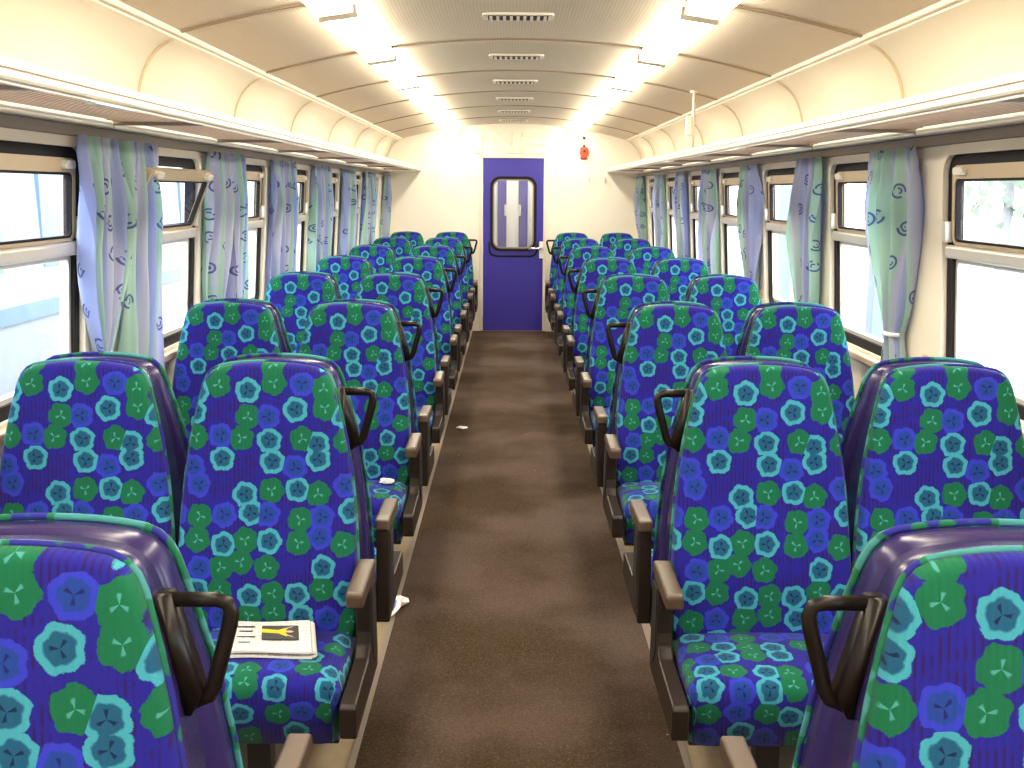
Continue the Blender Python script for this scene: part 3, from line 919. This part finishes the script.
def shell_mesh():
    vs, uvs = [], []
    n = len(OUT)
    def loop(k, grow, fy):
        for (x, z) in OUT:
            L = math.hypot(x, z - CZ); g = 1 + grow / L
            xx, zz = x * k * g, CZ + (z - CZ) * k * g
            vs.append((xx, fy(zz), zz))
    loop(0.9, 0, lambda z: yref(z) - 0.001)
    loop(1.0, -0.004, lambda z: yref(z) - 0.001)
    loop(1.0, -0.002, lambda z: yref(z) + 0.005)
    loop(1.0, -0.004, lambda z: min(-0.008, yref(z) + 0.025))
    loop(1.0, -0.006, lambda z: -0.0015)
    loop(0.9, 0.0, lambda z: -0.0015)
    fs = []
    for r in range(5):
        for i in range(n):
            j = (i + 1) % n
            fs.append((r * n + i, r * n + j, (r + 1) * n + j, (r + 1) * n + i))
    fs.append(tuple(5 * n + i for i in range(n))); fs.append(tuple(range(n - 1, -1, -1)))
    mb = MB(); mb.add(vs, fs)
    return mb.mesh('shell', M['shell'], smooth=True)
def piping_mesh():
    pts = []
    for (x, z) in OUT:
        L = math.hypot(x, z - CZ); g = 1 + 0.001 / L
        zz = CZ + (z - CZ) * g
        pts.append((x * g, yref(zz) - 0.005, zz))
    mb = MB(); mb.tube(pts, 0.0055, 6, closed=True)
    return mb.mesh('piping', M['piping'], smooth=True)
def cushion_mesh():
    hx, y0, y1, z0, z1 = 0.235, -0.495, -0.135, 0.285, 0.436
    me = bpy.data.meshes.new('cushion')
    bm = bmesh.new()
    nx, ny, nz = 12, 8, 4
    bmesh.ops.create_cube(bm, size=1.0)
    bmesh.ops.scale(bm, vec=(2 * hx, y1 - y0, z1 - z0), verts=bm.verts)
    bmesh.ops.translate(bm, vec=(0, (y0 + y1) / 2, (z0 + z1) / 2), verts=bm.verts)
    top = [e for e in bm.edges if all(v.co.z > z1 - 0.001 for v in e.verts)]
    vert = [e for e in bm.edges if abs(e.verts[0].co.z - e.verts[1].co.z) > 0.05]
    bmesh.ops.bevel(bm, geom=top + vert, offset=0.042, segments=5, profile=0.5, affect='EDGES')
    bmesh.ops.subdivide_edges(bm, edges=[e for e in bm.edges if e.calc_length() > 0.12], cuts=6, use_grid_fill=True)
    ul = bm.loops.layers.uv.new('UVMap')
    for f in bm.faces:
        for l in f.loops:
            c = l.vert.co
            arc = c.y if c.z > z1 - 0.043 else c.y - (z1 - 0.043 - c.z)
            l[ul].uv = (c.x + 1.0 + (0.0 if abs(c.x) < hx - 0.01 else (z1 - c.z) * (1 if c.x > 0 else -1)), arc * 1.0 + 3.31 - (max(0, z1 - c.z) if c.y < y0 + 0.05 else 0) * 0.4)
    for v in bm.verts:
        if v.co.z > z1 - 0.05:
            v.co.z += 0.014 * (1 - (v.co.x / hx) ** 2) * max(0, math.sin(math.pi * (v.co.y - y0) / (y1 - y0))) + 0.010 * (1 - (v.co.y - y0) / (y1 - y0))
    bmesh.ops.recalc_face_normals(bm, faces=bm.faces)
    bm.to_mesh(me); bm.free()
    for p in me.polygons: p.use_smooth = True
    me.materials.append(M['floral'])
    return me
AX0, AX1 = 0.247, 0.287
def side_frame_mesh(sgn):
    prof = [(-0.540, 0.322), (-0.545, 0.330), (-0.545, 0.400), (-0.535, 0.408), (-0.300, 0.414), (-0.272, 0.435), (-0.262, 0.470), (-0.272, 0.600), (-0.17, 0.604), (-0.14, 0.322)]
    mb = MB().prism(prof, lambda y, z: (sgn * AX0, y, z), lambda y, z: (sgn * AX1, y, z))
    return mb.mesh('side_frame', M['arm'], bevel=0.005)
def pad_mesh(sgn):
    prof = [(-0.402, 0.590), (-0.405, 0.622), (-0.398, 0.632), (-0.20, 0.636), (-0.165, 0.634), (-0.16, 0.602), (-0.30, 0.594)]
    mb = MB().prism(prof, lambda y, z: (sgn * (AX0 - 0.002), y, z), lambda y, z: (sgn * (AX1 + 0.002), y, z))
    return mb.mesh('arm_pad', M['pad'], bevel=0.007, seg=3)
def recess_mesh(sgn):
    prof = [(-0.25, 0.440), (-0.25, 0.585), (-0.185, 0.585), (-0.16, 0.36), (-0.20, 0.36), (-0.24, 0.40)]
    mb = MB().prism(prof, lambda y, z: (sgn * (AX1 - 0.001), y, z), lambda y, z: (sgn * (AX1 + 0.0025), y, z))
    return mb.mesh('frame_insert', M['black'])
def handle_mesh(sgn):
    """loop grip on the aisle edge of the shell, in the plane of the shell"""
    mb = MB()
    y = -0.028
    zt, zb = 1.058, 0.912
    xi = 0.165; xo = 0.272
    pts = [(xi + 0.012, zt), (xo - 0.02, zt), (xo - 0.005, zt - 0.005), (xo, zt - 0.018), (xo - 0.003, zt - 0.035), (xo - 0.028, zb + 0.022), (xo - 0.036, zb + 0.008), (xo - 0.05, zb + 0.003), (xi + 0.048, zb - 0.002)]
    mb.tube([(sgn * x, y, z) for x, z in pts], 0.0068, 8, ry=0.011)
    # inner bar along the shell
    bar = [(xi - 0.002, zt + 0.009), (xi + 0.03, zt + 0.009), (xi + 0.066, zb + 0.018), (xi + 0.052, zb - 0.012), (xi + 0.036, zb - 0.012)]
    mb.prism(bar, lambda x, z: (sgn * x, y - 0.018, z), lambda x, z: (sgn * x, y + 0.018, z))
    return mb.mesh('grab_handle', M['handle'], smooth=True)
def leg_mesh():
    mb = MB()
    mb.box(-0.030, 0.030, -0.33, -0.27, 0.02, 0.262)
    mb.box(-0.06, 0.06, -0.38, -0.22, 0.0, 0.02)
    return mb.mesh('leg', M['black'], bevel=0.004)
def base_mesh():
    mb = MB()
    mb.box(-0.23, 0.23, -0.455, -0.03, 0.262, 0.286)
    return mb.mesh('base_frame', M['black'], bevel=0.004)
ME = dict(back=back_mesh(), shell=shell_mesh(), piping=piping_mesh(), cushion=cushion_mesh(), leg=leg_mesh(), base=base_mesh())
for g in (-1, 1):
    ME['side', g] = side_frame_mesh(g); ME['pad', g] = pad_mesh(g); ME['rec', g] = recess_mesh(g); ME['grab', g] = handle_mesh(g)
def seat(loc, rz, arm, grab, label, group):
    o = empty('train_seat', loc, rz)
    tag(o, label, 'seat', group)
    b = link('backrest', ME['back'], o); link('piping', ME['piping'], b)
    link('shell', ME['shell'], o)
    link('cushion', ME['cushion'], o)
    link('base_frame', ME['base'], o)
    link('leg', ME['leg'], o)
    if arm:
        a = link('side_frame', ME['side', arm], o); link('frame_insert', ME['rec', arm], a)
        link('arm_pad', ME['pad', arm], o)
    if grab:
        link('grab_handle', ME['grab', grab], o)
    return o
SEAT_Y = [1.350 + 1.470 * k for k in range(8)]
AXIS, XA, XB = -0.020, 0.657, 1.150
rown = ['nearest', 'second', 'third', 'fourth', 'fifth', 'sixth', 'seventh', 'last']
for k, y in enumerate(SEAT_Y):
    for s, nm in ((-1, 'left'), (1, 'right')):
        rowtxt = '%s row' % rown[k]
        # facing the camera; local +x stays world +x
        seat((AXIS + s * XA, y, 0), 0, -s, -s, 'blue floral aisle seat facing camera, %s of the aisle, %s' % (nm, rowtxt) + (', under the newspaper' if (k == 1 and s < 0) else ''), 'seats facing the camera')
        seat((AXIS + s * XB, y, 0), 0, 0, 0, 'blue floral window seat facing camera, %s of the aisle, %s' % (nm, rowtxt), 'seats facing the camera')
        if k < 7:
            seat((AXIS + s * XA, y, 0), math.pi, s, 0, 'aisle seat facing away, backed onto the %s, %s of the aisle' % (rowtxt, nm), 'seats facing the far door')
            seat((AXIS + s * XB, y, 0), math.pi, 0, 0, 'window seat facing away, backed onto the %s, %s of the aisle' % (rowtxt, nm), 'seats facing the far door')

# ------------------------------------------------------------------ newspaper on the second-row left aisle seat
npz = 0.4555
nw = empty('newspaper', (-0.642, 2.520, npz), math.radians(1))
tag(nw, 'folded newspaper with a dark photo lying on a blue seat', 'newspaper')
W_, D_ = 0.225, 0.185
def fold(name, z0, thick, x0, x1, mat, par, d=D_, sag=0.004):
    mb = MB(); vs, uvs = [], []
    nx, ny = 10, 5
    for dz in (thick, 0.0):
        for j in range(ny + 1):
            for i in range(nx + 1):
                u, v = i / nx, j / ny
                vs.append((x0 + (x1 - x0) * u, -d / 2 + d * v, z0 + dz + sag * math.sin(u * 5 + v * 2 + dz * 90) * 0.6)); uvs.append((vs[-1][0], vs[-1][1]))
    m = nx + 1; o = m * (ny + 1)
    fs = [(j * m + i, j * m + i + 1, (j + 1) * m + i + 1, (j + 1) * m + i) for j in range(ny) for i in range(nx)]
    fs += [(o + a, o + d_, o + c, o + b) for a, b, c, d_ in fs[:]]
    for i in range(nx): fs += [(i, o + i, o + i + 1, i + 1), (ny * m + i, ny * m + i + 1, o + ny * m + i + 1, o + ny * m + i)]
    for j in range(ny): fs += [(j * m, (j + 1) * m, o + (j + 1) * m, o + j * m), (j * m + nx, o + j * m + nx, o + (j + 1) * m + nx, (j + 1) * m + nx)]
    mb.add(vs, fs, uvs)
    return mb.build(name, mat, par, smooth=False)
fold('lower_fold', 0.0, 0.006, -W_ / 2 - 0.012, W_ / 2 - 0.010, M['paper'], nw)
up = fold('upper_fold', 0.013, 0.006, -W_ / 2 + 0.006, W_ / 2 - 0.010, M['paper'], nw)
# rounded fold on the right
mb = MB(); pts = []
for i in range(9):
    a = -math.pi / 2 + math.pi * i / 8
    pts.append((W_ / 2 - 0.011 + 0.0095 * math.cos(a) * 1.5, 0.0095 + 0.0095 * math.sin(a)))
inn = [(W_ / 2 - 0.011 + 0.0045 * math.cos(-math.pi / 2 + math.pi * i / 8) * 1.5, 0.0095 + 0.0035 * math.sin(-math.pi / 2 + math.pi * i / 8)) for i in range(9)]
mb.prism(pts + inn[::-1], lambda x, z: (x, -D_ / 2, z), lambda x, z: (x, D_ / 2, z))
mb.build('fold_edge', M['paper'], nw)
zp = 0.0215
MB().box(-0.022, 0.072, -0.030, 0.055, zp, zp + 0.0008).build('printed_photo', M['ink'], up)
MB().prism([(-0.022, 0.012), (0.02, 0.006), (0.04, -0.012), (0.046, -0.008), (0.036, 0.015), (0.044, 0.036), (0.038, 0.038), (0.02, 0.026), (-0.022, 0.034)], lambda x, y: (x, y, zp + 0.0008), lambda x, y: (x, y, zp + 0.0014)).build('printed_figure', M['yellow'], up)
MB().prism([(0.036, 0.013), (0.052, 0.010), (0.060, 0.016), (0.052, 0.022), (0.038, 0.021)], lambda x, y: (x, y, zp + 0.0010), lambda x, y: (x, y, zp + 0.0016)).build('printed_figure', M['skin_ink'], up)
for e in (-1, 1):
    MB().prism([(0.040, 0.016 + e * 0.022), (0.043, 0.016 + e * 0.019), (0.058, 0.016 + e * 0.030), (0.056, 0.016 + e * 0.033)], lambda x, y: (x, y, zp + 0.0010), lambda x, y: (x, y, zp + 0.0016)).build('printed_arm', M['skin_ink'], up)
for (x0, x1, y) in ((-0.085, -0.04, 0.05), (-0.08, -0.045, 0.022), (-0.085, -0.038, -0.012), (-0.08, -0.05, -0.045)):
    MB().box(x0, x1, y - 0.003, y + 0.003, zp, zp + 0.0006).build('headline', M['ink'], up)

for pc in nw.children_recursive:       # the loosely folded sheets have slid askew
    for v in pc.data.vertices:
        v.co.x -= v.co.y * 0.20

# ------------------------------------------------------------------ litter
def crumple(name, loc, size, mat, label, cat, seed, flat=0.5):
    rnd = random.Random(seed)
    bm = bmesh.new()
    bmesh.ops.create_icosphere(bm, subdivisions=2, radius=1.0)
    for v in bm.verts:
        f = 0.75 + 0.45 * rnd.random()
        v.co = Vector((v.co.x * size[0] * f, v.co.y * size[1] * f, v.co.z * size[2] * f))
    lo = min(v.co.z for v in bm.verts)
    for v in bm.verts: v.co.z -= lo
    me = bpy.data.meshes.new(name); bm.to_mesh(me); bm.free()
    me.materials.append(mat)
    o = link(name, me); o.location = loc
    tag(o, label, cat)
    return o
pk = empty('crumpled_wrapper', (-0.474, 3.80, 0.0112), math.radians(-18))
pk.scale = (1.35, 1.2, 1.2)
tag(pk, 'white crumpled wrapper lying at the left carpet edge', 'litter')
mb = MB(); rnd = random.Random(4)
sec = [(-0.075, 0.014, 0.004), (-0.05, 0.020, 0.010), (-0.02, 0.024, 0.018), (0.02, 0.022, 0.022), (0.05, 0.026, 0.016), (0.075, 0.020, 0.008)]
vs = []
for (y, hw_, h) in sec:
    for a in range(8):
        t = 2 * math.pi * a / 8
        vs.append((hw_ * math.cos(t) * rnd.uniform(0.8, 1.15), y, max(0.0, h * (1 + math.sin(t)) * rnd.uniform(0.8, 1.15))))
fs = [(r * 8 + i, r * 8 + (i + 1) % 8, (r + 1) * 8 + (i + 1) % 8, (r + 1) * 8 + i) for r in range(5) for i in range(8)] + [tuple(range(7, -1, -1)), tuple(40 + i for i in range(8))]
mb.add(vs, fs); mb.build('wrapper_foil', M['tissue'], pk)
mb = MB(); mb.add([(x * 1.04, y * 0.5 - 0.02, z * 1.05) for x, y, z in vs[8:32]], [(r * 8 + i, r * 8 + (i + 1) % 8, (r + 1) * 8 + (i + 1) % 8, (r + 1) * 8 + i) for r in range(2) for i in range(1, 4)])
mb.build('printed_band', M['printblue'], pk)
crumple('paper_scrap', (-0.355, 6.93, 0.0092), (0.036, 0.028, 0.008), M['tissue'], 'small white paper scrap on the brown aisle carpet', 'litter', 3)
crumple('paper_scrap', (-0.520, 4.02, 0.449), (0.030, 0.022, 0.012), M['tissue'], 'small white paper scrap on the third row left seat', 'litter', 5)

# ------------------------------------------------------------------ emergency handle on the end wall
em = empty('emergency_handle', (0.775, YE, 1.90))
tag(em, 'red emergency brake handle with black knob on the end wall', 'emergency handle')
MB().box(-0.058, 0.058, -0.008, 0.0, 0.0, 0.045).build('placard', M['white'], em, bevel=0.003)
MB().prism([(-0.04, 0.055), (0.045, 0.055), (0.03, 0.085), (0.05, 0.10), (0.05, 0.165), (0.03, 0.175), (-0.04, 0.175), (-0.045, 0.10), (-0.03, 0.085)], lambda x, z: (x, -0.05, z), lambda x, z: (x, 0.0, z)).build('red_box', M['red'], em, bevel=0.005)
MB().box(-0.03, 0.03, -0.014, 0.0, 0.04, 0.06).build('label_strip', M['red'], em)
MB().tube([(0, -0.025, 0.17), (0, -0.025, 0.27)], 0.006, 8).build('rod', M['beige'], em)
MB().tube([(0.0, -0.055, 0.135), (0.012, -0.062, 0.135)], 0.014, 8).build('button', M['black'], em)
MB().tube([(0, -0.025, 0.175), (0, -0.025, 0.20)], 0.014, 10).build('collar', M['black'], em)
MB().tube([(0, -0.025, 0.262), (0, -0.025, 0.27), (0, -0.025, 0.282), (0, -0.025, 0.29)], [0.010, 0.017, 0.017, 0.009], 10).build('knob', M['black'], em)
MB().box(-0.008, 0.008, -0.025, 0.0, 0.262, 0.278).build('bracket', M['beige'], em)

# ------------------------------------------------------------------ outdoors
gd = MB().box(-60, 60, -40, 80, -1.35, -1.25).build('ground', M['ballast'])
tag(gd, 'pale ballast ground outside the windows', 'ground', kind='structure')
pfl = MB().box(-3.6, -1.75, -30, 60, -1.25, -0.25).build('platform_left', M['concrete'])
tag(pfl, 'bright concrete platform outside the left windows', 'platform', kind='structure')
pfr = MB().box(1.75, 9.0, -30, 60, -1.25, -0.25).build('platform_right', M['concrete'])
tag(pfr, 'bright concrete platform outside the right windows', 'platform', kind='structure')
# a train on the next track, left
tr = empty('parked_coach', (-5.6, 8, -1.25))
tag(tr, 'pale parked railway coach seen through the left windows', 'coach')
MB().prism([(-1.35, 0.9), (1.35, 0.9), (1.42, 2.0), (1.38, 3.2), (1.1, 3.75), (0.5, 4.0), (-0.5, 4.0), (-1.1, 3.75), (-1.38, 3.2), (-1.42, 2.0)], lambda x, z: (x, -13, z), lambda x, z: (x, 13, z)).build('body', M['coachpale'], tr)
for j in range(13):
    y = -12 + j * 2.0
    MB().box(1.36, 1.425, y - 0.62, y + 0.62, 2.15, 3.05).build('coach_window', M['coachblue'], tr)
MB().box(1.36, 1.43, -12.8, 12.8, 1.72, 1.86).build('stripe', M['coachblue'], tr)
for y in (-9.5, -7.0, 7.0, 9.5):
    MB().tube([(-0.8, y, 0.45), (0.8, y, 0.45)], 0.45, 16).build('wheelset', M['black'], tr)
tl = MB().tube([(1.40, 12.3, 2.3), (1.46, 12.3, 2.3)], 0.07, 10).build('tail_lamp', M['red'], tr)
# right: posts, notice board, trees
for j, (x, y) in enumerate(((3.35, 6.15), (3.35, 9.6), (3.35, 13.1))):
    p = empty('platform_post', (x, y, -0.25))
    tag(p, '%s grey platform post seen through the right windows' % ORD[j], 'post', 'platform posts')
    MB().box(-0.09, 0.09, -0.09, 0.09, 0.0, 3.2).build('shaft', M['post'], p, bevel=0.01)
    MB().box(-0.16, 0.16, -0.16, 0.16, 0.0, 0.18).build('foot', M['post'], p, bevel=0.01)
    MB().box(-1.2, 1.2, -0.06, 0.06, 3.2, 3.32).build('beam', M['post'], p)
nb = empty('notice_board', (4.35, 7.2, -0.25))
tag(nb, 'small brown notice board outside the nearest right window', 'notice board')
MB().box(-0.03, 0.03, -0.03, 0.03, 0, 2.4).build('stake', M['post'], nb)
MB().box(-0.04, 0.04, -0.10, 0.10, 1.78, 2.25).build('panel', M['signbrown'], nb)
rt = random.Random(11)
for j, (x, y, h, r) in enumerate(((12, 14, 6.5, 2.2), (13, 20, 7.5, 2.6), (12.5, 27, 7, 2.4), (14, 36, 8, 3.0), (12, 8.5, 5.5, 1.9))):
    t_ = empty('tree', (x, y, -1.25))
    tag(t_, '%s pale green tree beyond the right platform' % ['nearer', 'second', 'third', 'farthest', 'nearest'][j], 'tree', 'trees beyond the platform')
    MB().tube([(0, 0, 0), (0.1, 0, h * 0.4), (0, 0.1, h * 0.7)], [0.18, 0.13, 0.06], 8).build('trunk', M['bark'], t_)
    mb = MB()
    for q in range(700):
        th_, ph_ = rt.uniform(0, 6.28), math.acos(rt.uniform(-1, 1))
        rr_ = r * rt.uniform(0.5, 1.0)
        c = Vector((rr_ * math.sin(ph_) * math.cos(th_), rr_ * math.sin(ph_) * math.sin(th_), h * 0.62 + rr_ * 0.95 * math.cos(ph_)))
        a = Vector((rt.uniform(-1, 1), rt.uniform(-1, 1), rt.uniform(-1, 1))).normalized() * 0.22
        b = a.cross(Vector((rt.uniform(-1, 1), rt.uniform(-1, 1), rt.uniform(-1, 1)))).normalized() * 0.13
        mb.add([c - a, c + b, c + a, c - b], [(0, 1, 2, 3)])
    cr = mb.build('crown', M['leaf'], t_)
    cr['kind'] = 'stuff'
